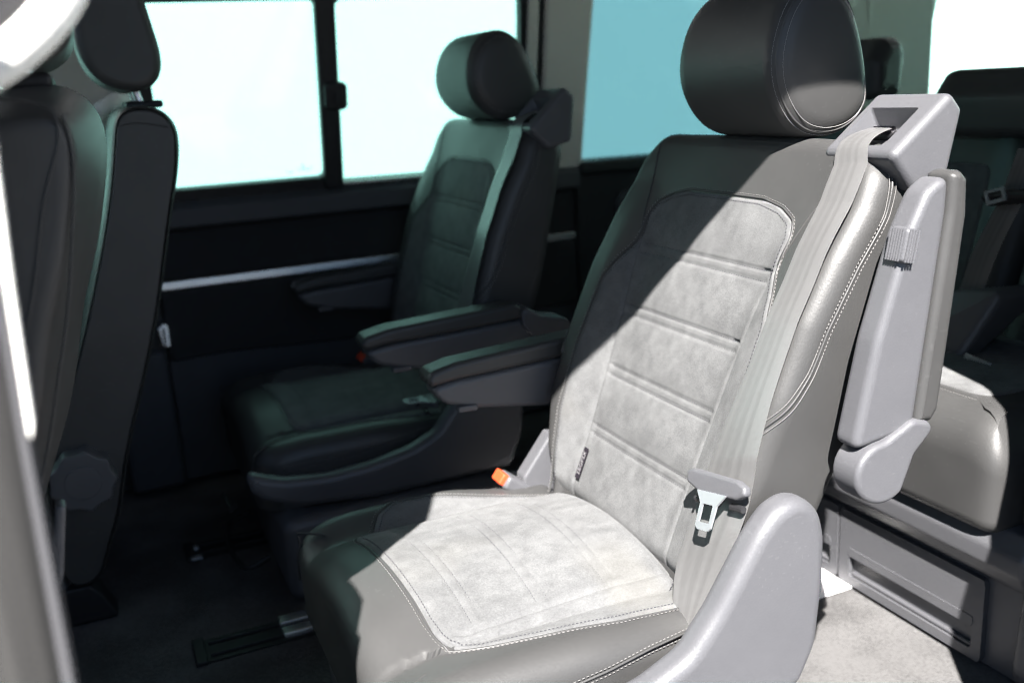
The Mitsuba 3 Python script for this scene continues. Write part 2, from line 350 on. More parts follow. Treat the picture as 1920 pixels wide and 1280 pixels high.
def side_arm(key, k_, v0, v1, yc, up, pad_label=None):
    """An armrest between local offsets v0 and v1, folded down or up."""
    px, pz = 0.945, 0.550
    if up:
        a, b, o = arr([.195, 0, .981]) * .91, arr([.981, 0, -.195]), arr([px + .004, 0, pz + .004])
    else:
        a, b, o = arr([-.9995, 0, .03]) * k_, arr([.03, 0, .9995]), arr([px, 0, pz - .014 - .09 * (1 - k_)])
    y0, y1 = yc + min(v0, v1), yc + max(v0, v1)
    fr = frame([o[0], y0, o[2]], a, b, [0, 1, 0]); W = y1 - y0
    body = [(.03, -.062), (.20, -.058), (.36, -.040), (.425, -.022), (.448, .000), (.452, .014), (.40, .022), (.20, .034), (.075, .042), (.06, .02)]
    put(key, pillow(smooth_ring(outline(body, .010, 160)), fr, W - .003, .003, .012, nr=8), 'm_plastic')
    pad = [(.078, .043), (.20, .035), (.40, .023), (.455, .015), (.463, .030), (.452, .046), (.40, .058), (.20, .074), (.10, .081), (.080, .072)]
    pk = put(key + '__pad', pillow(outline(pad, .006, 160), fr, W, 0.0, .012, nr=8), 'm_leather')
    if pad_label: tag(pk, pad_label)
    disc = [(.05 * math.cos(t), .05 * math.sin(t) - .006) for t in np.linspace(2.2, 6.1, 30)] + [(.085, .03), (.082, .074), (.074, .074), (.03, .045)]
    e0, e1 = (-.006, W - .004) if abs(v0) > abs(v1) and v0 < 0 else (.004, W + .006)
    put(key + '__pivot_cover', pillow(outline(disc, .014, 140), fr, e1, e0, .008), 'm_plastic')
    # stitch line along the pad's outer edge
    pe = arr([(.10, .0795), (.20, .0725), (.40, .0565), (.452, .0445)])
    pts = fr(pe[:, 0], pe[:, 1], np.full(4, .010))
    stuff(put(key + '__stitching', stitches([(pts, fr(0, 1, 0) - fr(0, 0, 0)), (fr(pe[:, 0], pe[:, 1], np.full(4, W - .010)), fr(0, 1, 0) - fr(0, 0, 0))]), 'm_thread', False))
    # release roller on the underside
    if up:
        c = rbox(-.026, .026, -.002, W * .62, -.012, .010, .007)
        ribs = [tube([(-.024, y, -.0122), (.024, y, -.0122)], .0014, 6) for y in np.linspace(.006, W * .55, 6)] + [tube([(-.024, -.0025, z), (.024, -.0025, z)], .0016, 6) for z in np.linspace(-.008, .006, 4)]
        m = cat(c, *ribs)
        put(key + '__release_roller', trimesh.Trimesh(fr(m.vertices[:, 0] + .345, m.vertices[:, 2] - .0385, m.vertices[:, 1] - .003), m.faces, process=False), 'm_plastic')
    else:
        m = tm(rbox(-.022, .022, -.002, W * .25, -.006, .006, .003))
        put(key + '__release_button', trimesh.Trimesh(fr(m.vertices[:, 0] + .375, m.vertices[:, 2] - .036, m.vertices[:, 1]), m.faces, process=False), 'm_plastic')

def captain_seat(key, yc, rec, up, ped):
    r = math.radians(rec)
    UB, NB = arr([math.sin(r), 0, math.cos(r)]), arr([-math.cos(r), 0, math.sin(r)])
    fb = frame([XB, yc, ZB], [0, 1, 0], UB, NB)
    st_light, st_dark = [], []
    # ---- pedestal, tray
    put(key + '__pedestal', rbox(.272, .80, yc + ped[0], yc + ped[1], .006, .205, .03, 20), 'm_plastic')
    put(key + '__tray', rbox(.285, .87, yc - .325, yc + .325, .185, .262, .035, 20), 'm_plastic')
    if not up: put(key + '__slide_lever', cat(tube(spline([(.25, yc + .02, .075), (.20, yc + .02, .06), (.185, yc - .02, .058), (.185, yc - .22, .058), (.20, yc - .26, .06), (.25, yc - .26, .075)], 40), .006, 8),
                                  tube([(.20, yc - .20, .20), (.185, yc - .20, .185), (.18, yc - .10, .185)], .007, 8)), 'm_black')
    # ---- cushion
    q = smooth_ring(outline([(.238, -.30), (.30, -.312), (.55, -.312), (.80, -.29), (.83, -.26), (.83, .26), (.80, .285), (.55, .315), (.30, .315), (.238, .30)], .07, 260), 3)
    def ctop(x, v):
        x, v = arr(x), arr(v); u = np.abs(v)
        pad = .384 - .034 * (np.clip(u, 0, .2) / .2) ** 2
        bol = .345 + .022 * sstep(.2, .275, u) * (1 - .8 * sstep(.50, .66, x)) * np.where(v > 0, 1, .55)
        z = np.where(u < .2, pad, bol)
        z = z - .012 * sstep(.36, .24, x) - .006 * sstep(.62, .72, x) - .030 * sstep(.722, .765, x) + .006 * sstep(.45, .36, x) * sstep(.2, .1, u)
        return z - .004 * gauss(u - .203, .010) * sstep(.36, .40, x)
    def ctop_l(x, v):
        x, v = arr(x), arr(v)
        x0, x = x, x + .06 * v * sstep(.52, .36, x)
        hl = np.interp(x, [.347, .36, .43, .49, .61, .74, .8], [.18, .197, .272, .268, .240, .20, .18]); hr = np.interp(x, [.347, .36, .5, .6, .7, .8], [.203, .21, .245, .258, .258, .25])
        return ctop(x0, v) - .010 * sstep(.008, .024, np.minimum(np.where(v > 0, hl - v, hr + v), x - .333))
    put(key + '__cushion', pillow(q, frame([0, yc, 0], [1, 0, 0], [0, 1, 0], [0, 0, 1]), ctop_l, lambda a, b: .195 + .05 * sstep(.3, .45, a), .050, .045, .012, nr=9, interior=46), 'm_leather')
    shx = lambda x, v: arr(x) - .06 * arr(v) * sstep(.52, .36, x)
    # suede on the cushion
    xs = np.r_[np.linspace(.333, .36, 12)[:-1], np.linspace(.36, .80, 150)]
    hL = np.interp(xs, [.333, .338, .347, .36, .375, .40, .43, .49, .61, .74, .8], [.15, .178, .190, .199, .207, .250, .272, .268, .240, .20, .18])
    hR = np.interp(xs, [.333, .338, .347, .36, .40, .5, .6, .7, .8], [.15, .185, .204, .210, .225, .245, .258, .258, .25])
    qq = np.interp(xs, [.333, .338, .347, .36, .375, .8], [.12, .155, .175, .186, .190, .172])
    cL, cC = 14, 70
    P = np.zeros((len(xs), cL * 2 + cC + 1, 3)); VV = np.zeros(P.shape[:2])
    for i, x in enumerate(xs):
        v = np.r_[np.linspace(-hR[i], -qq[i], cL + 1)[:-1], np.linspace(-qq[i], qq[i], cC + 1)[:-1], np.linspace(qq[i], hL[i], cL + 1)]
        e = np.minimum(np.minimum(v + hR[i], hL[i] - v), (x - .333) * 1.0)
        off = -.0015 + .0048 * sstep(0, .007, e)
        off = off - .0030 * (gauss(v - qq[i], .0028) + gauss(v + qq[i], .0028)) * sstep(.35, .38, x)
        for b in (.405, .52, .635):
            inn = sstep(qq[i] - .004, qq[i] - .018, np.abs(v))
            off = off - .0012 * (gauss(x - b + .0095, .0022) + gauss(x - b - .0095, .0022)) * inn + .0006 * gauss(x - b, .006) * inn - .002 * gauss(x - b, .03) * inn
        wr = meshkit.fbm(np.stack([np.full_like(v, x * 24), v * 9, np.full_like(v, 3 + yc)], -1), 3) - .5
        off = off + .0030 * wr * sstep(0, .03, e)
        P[i] = np.stack([shx(np.full_like(v, x), v), v + yc, ctop(np.full_like(v, x), v) + off], -1); VV[i] = v
    V, F, rc = grid(P)
    mids = [np.searchsorted(xs, b) for b in (.405, .52, .635)]
    rows = [0] + mids + [len(xs)]
    for a, b in zip(rows[:-1], rows[1:]):
        put(key + '__cushion__panel', sub(V, F, (rc[:, 0] >= a) & (rc[:, 0] < b) & (rc[:, 1] >= cL) & (rc[:, 1] < cL + cC)), 'm_suede', True)
    put(key + '__cushion__side_panel', sub(V, F, rc[:, 1] < cL), 'm_suede', True)
    put(key + '__cushion__side_panel', sub(V, F, rc[:, 1] >= cL + cC), 'm_suede', True)
    def cpt(x, v, o=.0008): return np.stack([shx(x, v), arr(v) + yc, ctop(x, v) + o], -1)
    # stitches beside the suede outline: leather side (light) and suede side
    ol = np.r_[np.stack([xs, -hR], 1)[::-1], np.stack([np.full(24, .333), np.linspace(-.15, .15, 24)], 1)[1:-1], np.stack([xs, hL], 1)]
    ol = resample(ol, .006)
    nn = np.gradient(ol, axis=0); nn = np.stack([-nn[:, 1], nn[:, 0]], 1); nn /= np.linalg.norm(nn, axis=1, keepdims=True)
    nn = nn * np.sign(((ol - [.55, 0]) * nn).sum(1).mean())
    a = ol + nn * .005; b = ol - nn * .010
    st_light.append((cpt(a[:, 0], a[:, 1]), [0, 0, 1])); st_dark.append((cpt(b[:, 0], b[:, 1], .0038), [0, 0, 1]))
    put(key + '__cushion__seam', tube(cpt(ol[:, 0] + nn[:, 0] * .0015, ol[:, 1] + nn[:, 1] * .0015, .0004), .0018, 6), 'm_leather', True)
    for bnd in (.405, .52, .635):
        for o in (-.0095, .0095):
            v = np.linspace(-.172, .172, 60); st_dark.append((cpt(np.full(60, bnd + o), v, .0026 - .0026), [0, 0, 1]))
    # leather seams from the front corners of the suede and round the side
    def ctop_r(x, v):
        return ctop(x, v)
    for sg in (-1, 1):
        xx = np.linspace(.302, .258, 16); vv = sg * np.interp(xx, [.258, .302], [.262, .238])
        put(key + '__cushion__seam', tube(np.r_[cpt(xx, vv, .0012) - np.linspace(.0015, .0015, 16)[:, None] * [0, 0, 1] * (np.arange(16) < 2)[:, None], [[.246, yc + sg * .262, .330], [.238, yc + sg * .268, .30], [.238, yc + sg * .27, .26]]], .0022, 6), 'm_leather', True)
        xx = np.linspace(.30, .78, 50)
        z = np.interp(xx, [.30, .45, .62, .78], [.300, .306, .326, .335])
        y = yc + sg * np.interp(xx, [.30, .55, .78], [.3125, .3135, .292])
        side = np.stack([xx, y, z], -1)
        put(key + '__cushion__seam', tube(side, .0020, 6), 'm_leather', True)
        for o in (-.006, .006): st_light.append((side + [0, sg * .0012, o], [0, sg, 0]))
    # ---- backrest
    q = smooth_ring(outline([(-w, s) for s, w in zip(S_W[0][:-1], S_W[1][:-1])] + [(-.27, .705), (.27, .705)] + [(w, s) for s, w in list(zip(S_W[0], S_W[1]))[:-1][::-1]], .04, 300), 3)
    put(key + '__backrest', pillow(q, fb, lambda a, b: d_front(a, b) - .010 * sstep(.006, .022, np.minimum(np.interp(b, *HS) - np.abs(a), .592 - b)) * sstep(-.06, -.03, b), lambda a, b: -DB + .02 * sstep(.3, .7, b), .034, .036, .03, nr=9, interior=46), 'm_leather')
    ss = np.r_[np.linspace(-.03, .57, 190), np.linspace(.57, .592, 14)[1:]]
    hh = np.interp(ss, *HS); qs = np.interp(ss, *QS)
    P = np.zeros((len(ss), cL * 2 + cC + 1, 3))
    for i, s in enumerate(ss):
        qv = min(qs[i], hh[i] - .004)
        v = np.r_[np.linspace(-hh[i], -qv, cL + 1)[:-1], np.linspace(-qv, qv, cC + 1)[:-1], np.linspace(qv, hh[i], cL + 1)]
        e = np.minimum(hh[i] - np.abs(v), .592 - s)
        off = -.0015 + .0048 * sstep(0, .007, e)
        off = off - .0034 * gauss(np.abs(v) - qs[i], .0026) * sstep(.54, .50, s)
        for b in BANDS:
            inn = sstep(qs[i] - .002, qs[i] - .012, np.abs(v))
            off = off - .0032 * (gauss(s - b + .0085, .0024) + gauss(s - b - .0085, .0024)) * inn - .0035 * gauss(s - b, .028) * inn
        wr = meshkit.fbm(np.stack([v * 13, np.full_like(v, s * 13), np.full_like(v, 9 + yc)], -1), 3) - .5
        off = off + .0016 * wr * sstep(0, .03, e) - .030 * sstep(.022, -.03, s) ** 1.5
        P[i] = fb(v, np.full_like(v, s), d_front(v, np.full_like(v, s)) + off)
    V, F, rc = grid(P)
    if np.dot(np.cross(P[50, 40] - P[50, 39], P[51, 39] - P[50, 39]), NB) < 0: F = F[:, ::-1]
    mids = [np.searchsorted(ss, b) for b in BANDS]; rows = [0] + mids + [len(ss)]
    for a, b in zip(rows[:-1], rows[1:]):
        put(key + '__backrest__panel', sub(V, F, (rc[:, 0] >= a) & (rc[:, 0] < b) & (rc[:, 1] >= cL) & (rc[:, 1] < cL + cC)), 'm_suede', True)
    put(key + '__backrest__side_panel', sub(V, F, rc[:, 1] < cL), 'm_suede', True)
    put(key + '__backrest__side_panel', sub(V, F, rc[:, 1] >= cL + cC), 'm_suede', True)
    def bpt(v, s, o=.0008): return fb(v, s, d_front(v, s) + o)
    ol = np.r_[np.stack([-hh, ss], 1), np.stack([np.linspace(-.10, .10, 24), np.full(24, .592)], 1)[1:-1], np.stack([hh, ss], 1)[::-1]]
    ol = resample(ol, .006)
    nn = np.gradient(ol, axis=0); nn = np.stack([-nn[:, 1], nn[:, 0]], 1); nn /= np.linalg.norm(nn, axis=1, keepdims=True)
    nn = nn * np.sign(((ol - [0, .3]) * nn).sum(1).mean())
    a = ol + nn * .0055; b = ol - nn * .009
    st_light.append((bpt(a[:, 0], a[:, 1]), NB)); st_dark.append((bpt(b[:, 0], b[:, 1], .0038), NB))
    put(key + '__backrest__seam', tube(bpt(ol[:, 0] + nn[:, 0] * .0018, ol[:, 1] + nn[:, 1] * .0018, .0006), .0020, 6), 'm_leather', True)
    for bnd in BANDS:
        for o in (-.0085, .0085):
            qv = np.interp(bnd, *QS) - .008; v = np.linspace(-qv, qv, 60); st_dark.append((bpt(v, np.full(60, bnd + o), .0014 - .0038), NB))
    # seam from the suede's narrowest point out over the leather, top seam, side seams
    for sg in (-1, 1):
        s_ = np.array([.50, .53, .57, .61, .65, .675]); v_ = sg * np.array([.199, .208, .220, .234, .248, .256])
        put(key + '__backrest__seam', tube(spline(bpt(v_, s_, .0004), 30), .0015, 6), 'm_leather', True)
        s1 = np.r_[np.linspace(.665, .36, 50), np.linspace(.355, .235, 34)]
        thv = np.interp(s1, [.235, .26, .30, .36, .60, .665], [1.45, 1.05, .35, -.08, -.22, .15])
        thv = np.convolve(np.pad(thv, 9, 'edge'), np.hanning(19) / np.hanning(19).sum(), 'valid')
        half = q[q[:, 0] > .1]; half = half[np.argsort(half[:, 1])]
        wq = np.interp(s1, half[:, 1], half[:, 0])
        vq = wq - .034 + (.034 + .0012) * np.cos(thv); dq = d_front(vq, s1) - .036 + (.036 + .0012) * np.sin(thv)
        side = fb(sg * vq, s1, dq)
        put(key + '__backrest__seam', tube(side, .0022, 6), 'm_leather', True)
        out = arr([0, sg, 0])[None] * np.cos(thv)[:, None] + NB[None] * np.sin(thv)[:, None]
        t = np.gradient(side, axis=0); t /= np.linalg.norm(t, axis=1, keepdims=True)
        bi = np.cross(out, t); bi /= np.linalg.norm(bi, axis=1, keepdims=True)
        for o in (-.0065, .0065): st_light.append((side + bi * o + out * .0012, out))
    v_ = np.linspace(-.225, .225, 60); s_ = .687 - .012 * (np.abs(v_) / .225) ** 6
    top = fb(v_, s_, d_front(v_, s_) - .0065)
    put(key + '__backrest__seam', tube(top, .0024, 6), 'm_leather', True)
    for o, h in ((.0065, -.0125), (-.0065, -.0025)):
        st_light.append((fb(v_, s_ + o, d_front(v_, s_) + h), NB * .7 + UB * .7))
    stuff(put(key + '__stitching', stitches(st_light), 'm_thread', False))
    stuff(put(key + '__suede_stitching', stitches(st_dark, .006, .0036, .0013, .0016), 'm_thread_dark', False))
    # ---- headrest on two posts
    hq0 = [(.945, 1.112), (.948, 1.085), (.965, 1.045), (.995, 1.012), (1.03, .998), (1.075, .998), (1.115, 1.015), (1.137, 1.045), (1.136, 1.085), (1.122, 1.14), (1.10, 1.195), (1.075, 1.225), (1.045, 1.237), (1.005, 1.228), (.972, 1.198), (.952, 1.155)]
    c, s = math.cos(math.radians(23.4 - rec)), math.sin(math.radians(23.4 - rec))
    def rot(x, z): dx, dz = x - XB, z - ZB; return XB + c * dx - s * dz, ZB + s * dx + c * dz
    if not up: hq0 = [(x, .998 + (z - .998) * .89) for x, z in hq0]
    hq = smooth_ring(outline(spline(hq0, 120, True), .03, 160), 4); hq = np.stack(rot(hq[:, 0], hq[:, 1]), 1)
    hc = hq.mean(0)
    hs_, hv = (1.004, .004) if up else (1.0, 0.0)
    hq = np.stack([hq[:, 0] * hs_, 1.1 + (hq[:, 1] - 1.1) * hs_], 1); hc = hq.mean(0); yh = yc + hv
    dome = lambda a, b: .152 + .010 * (1 - ((a - hc[0]) ** 2 + (b - hc[1]) ** 2) / .0121)
    dome2 = lambda a, b: -.130 - .010 * (1 - ((a - hc[0]) ** 2 + (b - hc[1]) ** 2) / .0121)
    put(key + '__headrest', pillow(hq, FY(yh, -1), dome, dome2, .034, .030, .058, .055, nr=10, interior=14), 'm_leather')
    hn = ring_normals(hq); sts = []
    for sg in (-1, 1):
        if sg > 0: continue
        hx = 0
        for ins, hh_ in ((.0055, .1375 - hx), (.017, .1495 - hx)):
            p = hq - hn * ins; p = np.vstack([p, p[:1]])
            out = np.stack([np.r_[hn, hn[:1]][:, 0] * .7, np.full(161, sg * .7), np.r_[hn, hn[:1]][:, 1] * .7], 1)
            sts.append((np.stack([p[:, 0], np.full(161, yh + sg * (hh_ + .003)), p[:, 1]], 1), out))
        p = hq - hn * .010
        put(key + '__headrest__seam', tube(np.stack([p[:, 0], np.full(160, yh + sg * (.1450 - hx)), p[:, 1]], 1), .0021, 6, True), 'm_leather', True)
    stuff(put(key + '__headrest__stitching', stitches(sts), 'm_thread', False))
    for o in (-.075, .075):
        a, b = rot(1.06, 1.02), rot(1.035, .95)
        put(key + '__headrest_post', tube([(a[0], yc + o, a[1]), (b[0], yc + o, b[1])], .0065, 14), 'm_chrome')
        b2 = rot(1.045, .985)
        pk = rbox(b2[0] - .02, b2[0] + .022, yc + o - .028, yc + o + .028, b2[1] - .016, b2[1] + .006, .007)
        put(key + '__headrest_socket', pk, 'm_black')
    # ---- belt guide on the near shoulder
    g0 = [(1.105, 1.046), (1.018, .980), (1.050, .940), (1.098, .948), (1.118, 1.032)]
    gp = [rot(*p) for p in g0]
    man = hull([(x, y, z) for x, z in gp for y in (yc - .322, yc - .205)], .012, 24)
    ga, gb = arr([*rot(1.104, 1.040)]), arr([*rot(1.022, .982)])
    t = (gb - ga) / np.linalg.norm(gb - ga); nrm = arr([t[1], -t[0]]) * -1
    if nrm[1] < 0: nrm = -nrm
    mid = ga * .50 + gb * .50 + nrm * .012
    pts = []
    for (al, y, dp_) in ((-.030, -.303, .02), (-.030, -.212, .02), (.040, -.303, .02), (.040, -.212, .02), (-.016, -.292, -.024), (-.016, -.222, -.024), (.048, -.292, -.016), (.048, -.222, -.016)):
        pts.append((mid[0] + t[0] * al + nrm[0] * dp_, yc + y, mid[1] + t[1] * al + nrm[1] * dp_))
    man = man - hull(pts, .005, 12)
    gk = put(key + '__belt_guide', man, 'm_plastic')
    sl = mid - nrm * .024
    put(key + '__belt_guide__slot', hull([(sl[0] - t[0] * .0 , yc + y, sl[1]) for y in (-.272, -.230)], .008, 14), 'm_black')
    put(key + '__belt_guide__roller', tube([(sl[0] + nrm[0] * .009 - t[0] * .004, yc - .268, sl[1] + nrm[1] * .009 - t[1] * .004), (sl[0] + nrm[0] * .009 - t[0] * .004, yc - .232, sl[1] + nrm[1] * .009 - t[1] * .004)], .005, 12), 'm_chrome')
    # ---- shoulder belt: out of the guide, down the bolster, through the tongue to the floor side
    tl = arr([(-.232, .655), (-.240, .58), (-.243, .50), (-.245, .38), (-.240, .28), (-.230, .185)])
    tr = arr([(-.292, .662), (-.302, .585), (-.306, .505), (-.311, .393), (-.315, .308), (-.325, .224)])
    cr = lambda s: d_front(np.full_like(s, .284), s) + .0065 + .004 * sstep(.46, .56, s) * sstep(.68, .60, s)
    tl, tr = spline(tl, 60), spline(tr, 60)
    L = fb(tl[:, 0], tl[:, 1], np.where(tl[:, 1] > .25, cr(tl[:, 1]) - .001, np.interp(tl[:, 1], [.185, .25], [.0425, cr(arr([.25]))[0] - .001])))
    R = fb(tr[:, 0], tr[:, 1], cr(tr[:, 1]) - .004 * sstep(.55, .64, tr[:, 1]))
    e0 = arr([sl[0], 0, sl[1]]) + arr([nrm[0], 0, nrm[1]]) * .014
    sh = arr([mid[0], 0, mid[1]]) + arr([t[0], 0, t[1]]) * .050 + arr([nrm[0], 0, nrm[1]]) * .004
    pre = lambda y0, y1, y2, end: spline(np.array([[e0[0], yc + y0, e0[2]], [(e0[0] + sh[0]) / 2 + nrm[0] * .004, yc + (y0 + y1) / 2, (e0[2] + sh[2]) / 2 + nrm[1] * .004], [sh[0], yc + y1, sh[2]], end]), 24)[:-1]
    L0, R0 = pre(-.230, -.222, 0, L[0]), pre(-.272, -.280, 0, R[0])
    lo = lambda T_: np.array([fb(*p) for p in T_])
    L2 = np.vstack([L[-1:], lo([(-.226, .133, .0375), (-.225, .073, .0365), (-.230, .005, .035), (-.250, -.038, .034), (-.283, -.100, .022)])])
    R2 = np.vstack([R[-1:], lo([(-.330, .155, .037), (-.330, .099, .037), (-.320, .031, .029), (-.300, -.046, .022), (-.291, -.100, .022)])])
    L2, R2 = spline(L2, 40), spline(R2, 40)
    Lf, Rf = np.vstack([L0, L, L2[1:]]), np.vstack([R0, R, R2[1:]])
    nb = np.cross(np.gradient((Lf + Rf) / 2, axis=0), Rf - Lf); nb /= np.linalg.norm(nb, axis=1, keepdims=True)
    nb *= np.sign(nb @ NB)[:, None]
    m, U = ribbon(Lf, Rf, nb)
    put(key + '__seat_belt', m, 'm_belt', True, uv=U)
    # tongue
    tc = fb(-.279, .166, .044); ta = fb(-.345, .180, .038) - fb(-.215, .153, .042); ta /= np.linalg.norm(ta)
    tdn = L2[8] - L2[0] + R2[8] - R2[0] + 0 * tc; tdn -= ta * (tdn @ ta); tdn /= np.linalg.norm(tdn)
    tn = np.cross(ta, tdn); tn *= np.sign(tn @ NB)
    if not up:
        tc, ta, tdn, tn = arr([.672, yc - .268, .366]), arr([0, -1., 0]), arr([-.99, 0, -.12]), arr([-.12, 0, .99])
    ft = frame(tc + tn * .019, ta, tdn, tn)
    tb = outline(arr([(-.046, -.012), (-.036, -.016), (.036, -.012), (.048, -.006), (.050, .004), (.036, .012), (-.024, .012), (-.044, .003)]) * ([1.32, 1.15] if up else [.8, 1]), .004, 80)
    put(key + '__seat_belt__tongue_grip', pillow(tb, ft, .005, -.010, .0055), 'm_plastic')
    tp = Polygon(arr([(-.024, .010), (.026, .010), (.015, .024), (.0135, .052), (.009, .056), (-.009, .056), (-.0135, .052), (-.0135, .024)]) * 1.15).buffer(.001).difference(Polygon(arr([(-.008, .026), (.008, .026), (.008, .046), (-.008, .046)]) * 1.15).buffer(.0015))
    put(key + '__seat_belt__tongue', plate(tp, frame(tc + tn * .023, ta, tdn * .985 + tn * .17, tn * .985 - tdn * .17), -.0015, .0015), 'm_steel', False)
    for sg in (-1, 1):
        a0 = tc + tn * .008 + tdn * .026 + ta * sg * .026; put(key + '__seat_belt__stop_pin', tube([a0, a0 + ta * sg * .024], .0055, 10), 'm_black')
    # ---- side shells and armrests
    sh_pts = [(.222, .318), (.214, .305), (.222, .262), (.25, .236), (.33, .206), (.50, .188), (.80, .190), (.865, .215), (.895, .275), (.905, .36), (.906, .44), (.895, .480), (.872, .503), (.845, .511), (.812, .500), (.782, .470), (.752, .425), (.712, .365), (.665, .322), (.60, .294), (.50, .276), (.40, .270), (.30, .280), (.245, .300)]
    sh_pts = [(x * .965 + .004, 1.1 - (1.1 - z) * .965 - .012 * (z < .35)) for x, z in sh_pts]
    so = smooth_ring(outline(sh_pts, .012, 240), 3)
    so2 = np.stack([so[:, 0], np.minimum(so[:, 1], .262 + .0 * so[:, 0])], 1)
    for sg, so_ in ((-1, so), (1, smooth_ring(outline(so2[(so2[:, 0] > .30)], .004, 200), 2))):
        fr = frame([0, yc, 0], [1, 0, 0], [0, 0, 1], [0, sg, 0])
        put(key + '__side_shell', pillow(so_, fr, .372, .322, .020, nr=9), 'm_plastic')
    put(key + '__recliner', hull([(XB + .02, yc - .30, .36), (XB + .02, yc - .27, .36), (.845, yc - .30, .46), (.845, yc - .27, .46)], .035), 'm_black')
    side_arm(key + '__armrest', 1.0, -.400, -.350 if up else -.328, yc, up)
    side_arm(key + '__armrest', .90 if up else 1.0, .395, .328, yc, False)
    # ---- buckle and bracket on the far side
    bq = [(.765, .437), (.750, .440), (.688, .362), (.686, .345), (.700, .332), (.765, .318)]
    put(key + '__hinge_bracket', extr(bq, yc + .262, yc + .300, .006, .006), 'm_plastic')
    b0 = arr([.672, yc + .280, .345]); bd = arr([-.80, 0, .60])
    put(key + '__buckle', hull([b0 + bd * a + arr([0, y, 0]) + arr([.6, 0, .8]) * h for a in (-.030, .022) for y in (-.017, .017) for h in (-.006, .006)], .009), 'm_plastic')
    put(key + '__buckle__release_button', hull([b0 + bd * a + arr([0, y, 0]) + arr([.6, 0, .8]) * h for a in (.022, .0375) for y in (-.016, .016) for h in (-.007, .009)], .0035), 'm_red')
    return fb

fb1 = captain_seat('captain_seat', 1.33, 23.4, True, (-.28, .30))
tag('captain_seat', 'near black leather captain seat with sunlit grey suede and folded up armrest', 'car seat', 'captain seats in the middle row')
captain_seat('captain_seat_001', 2.36, 17.6, False, (-.39, .30))
tag('captain_seat_001', 'shaded black captain seat by the side window with both armrests down', 'car seat', 'captain seats in the middle row')

# woven tag on the near seat
def tagmesh():
    p0 = fb1(.150, .035, .016); fr_o = fb1(.150, .030, .0125)
    a = fb1(.150, .090, .0125) - fr_o; a /= np.linalg.norm(a)
    bdir = arr([0, -1, 0]); nn = np.cross(a, bdir); nn /= np.linalg.norm(nn)
    if nn[0] > 0: nn = -nn
    fr = frame(fr_o, a, bdir, nn)
    m = trimesh.creation.box(bounds=[[0, 0, 0], [.060, .014, .0012]])
    put('captain_seat__fixing_tag', trimesh.Trimesh(fr(*m.vertices.T), m.faces), 'm_tag', False)
    tx = meshkit.text_mesh('ISOFIX', .0082, .0006, bold=False); v = tx.vertices.copy()
    v[:, 0] *= .044 / v[:, 0].max()
    # the word reads upward along the tag
    put('captain_seat__fixing_tag__lettering', trimesh.Trimesh(fr(v[:, 0] + .008, .0112 - v[:, 1], v[:, 2] + .0012), tx.faces[:, ::-1], process=False), 'm_letter', False)
    labels['captain_seat__fixing_tag'] = {'label': 'small dark woven tag with white lettering ISOFIX'}
tagmesh()

# ------------------------------------------------------------------ front seats
def front_seat(key, prof, head, y0, y1, hy0, hy1, bev):
    q = smooth_ring(outline(spline(prof, 160, True), .012, 220), 3)
    W = y1 - y0
    c = q.mean(0)
    fr = frame([0, y1, 0], [1, 0, 0], [0, 0, 1], [0, -1, 0])
    a, dpt = bev
    pf_ = [(0, dpt + .03), (a * .06, dpt * .80), (a * .30, dpt * .48), (a * .62, dpt * .2), (a * .84, .014), (a * .92, .0060), (a, .0022), (a * 1.14, .0005), (a * 1.3, 0)]
    put(key + '__backrest', pillow(q, fr, W, 0.0, .02, rb=.03, prof=pf_), 'm_leather')
    hq = smooth_ring(outline(spline(head, 120, True), .02, 160), 3)
    put(key + '__headrest', pillow(hq, frame([0, hy0, 0], [1, 0, 0], [0, 0, 1], [0, 1, 0]), hy1 - hy0, 0, .022, .026, nr=10), 'm_leather')
    hn = ring_normals(hq); p = hq - hn * .012
    for yy in (hy0 + .008, hy1 - .008):
        put(key + '__headrest__seam', tube(np.stack([p[:, 0], np.full(160, yy), p[:, 1]], 1), .003, 6, True), 'm_leather', True)
    return q

fk = 'front_seat'
tag(fk, 'black leather front seat nearest the open doorway, its headrest behind the grab handle', 'car seat', 'front row seats')
front_seat(fk, [(-.05, 1.135), (.0, 1.128), (.024, 1.100), (.028, 1.06), (.016, 1.0), (-.0, .944), (-.024, .88), (-.055, .77), (-.10, .66), (-.17, .46), (-.30, .30), (-.36, .34), (-.33, .50), (-.26, .70), (-.20, .90), (-.16, 1.05), (-.11, 1.12)],
           [(.010, 1.22), (.006, 1.178), (-.018, 1.157), (-.09, 1.155), (-.115, 1.19), (-.11, 1.28), (-.07, 1.345), (-.03, 1.35), (-.005, 1.30)], 1.06, 1.60, 1.19, 1.49, (.040, .24))
for yy in (1.27, 1.41):
    put(fk + '__headrest_post', tube([(-.045, yy, 1.19), (-.05, yy, 1.09)], .007, 12), 'm_chrome')
    put(fk + '__headrest_socket', rbox(-.075, -.02, yy - .03, yy + .03, 1.128, 1.146, .007), 'm_black')
def seam(key, pts, y, r=.0016, n=50):
    p = spline([(a, y, b) for a, b in pts], n); put(key, tube(p, r, 6), 'm_leather', True); return p
seam(fk + '__seam', [(-.10, 1.120), (-.067, 1.117), (-.040, 1.112), (-.023, 1.104), (-.020, 1.095), (-.035, 1.04), (-.062, .95), (-.087, .875), (-.14, .74)], 1.0592)
seam(fk + '__seam', [(-.014, 1.099), (-.011, 1.072), (-.020, 1.0), (-.038, .913), (-.060, .836), (-.086, .751), (-.13, .64)], 1.0605)
put(fk + '__recline_cover', extr([(-.16, .50), (-.10, .64), (-.085, .70), (-.075, .70), (-.09, .62), (-.14, .48)], 1.05, 1.075, .004, .004), 'm_plastic')
put(fk + '__cushion', rbox(-.86, -.24, 1.05, 1.62, .30, .48, .05, 20), 'm_leather')
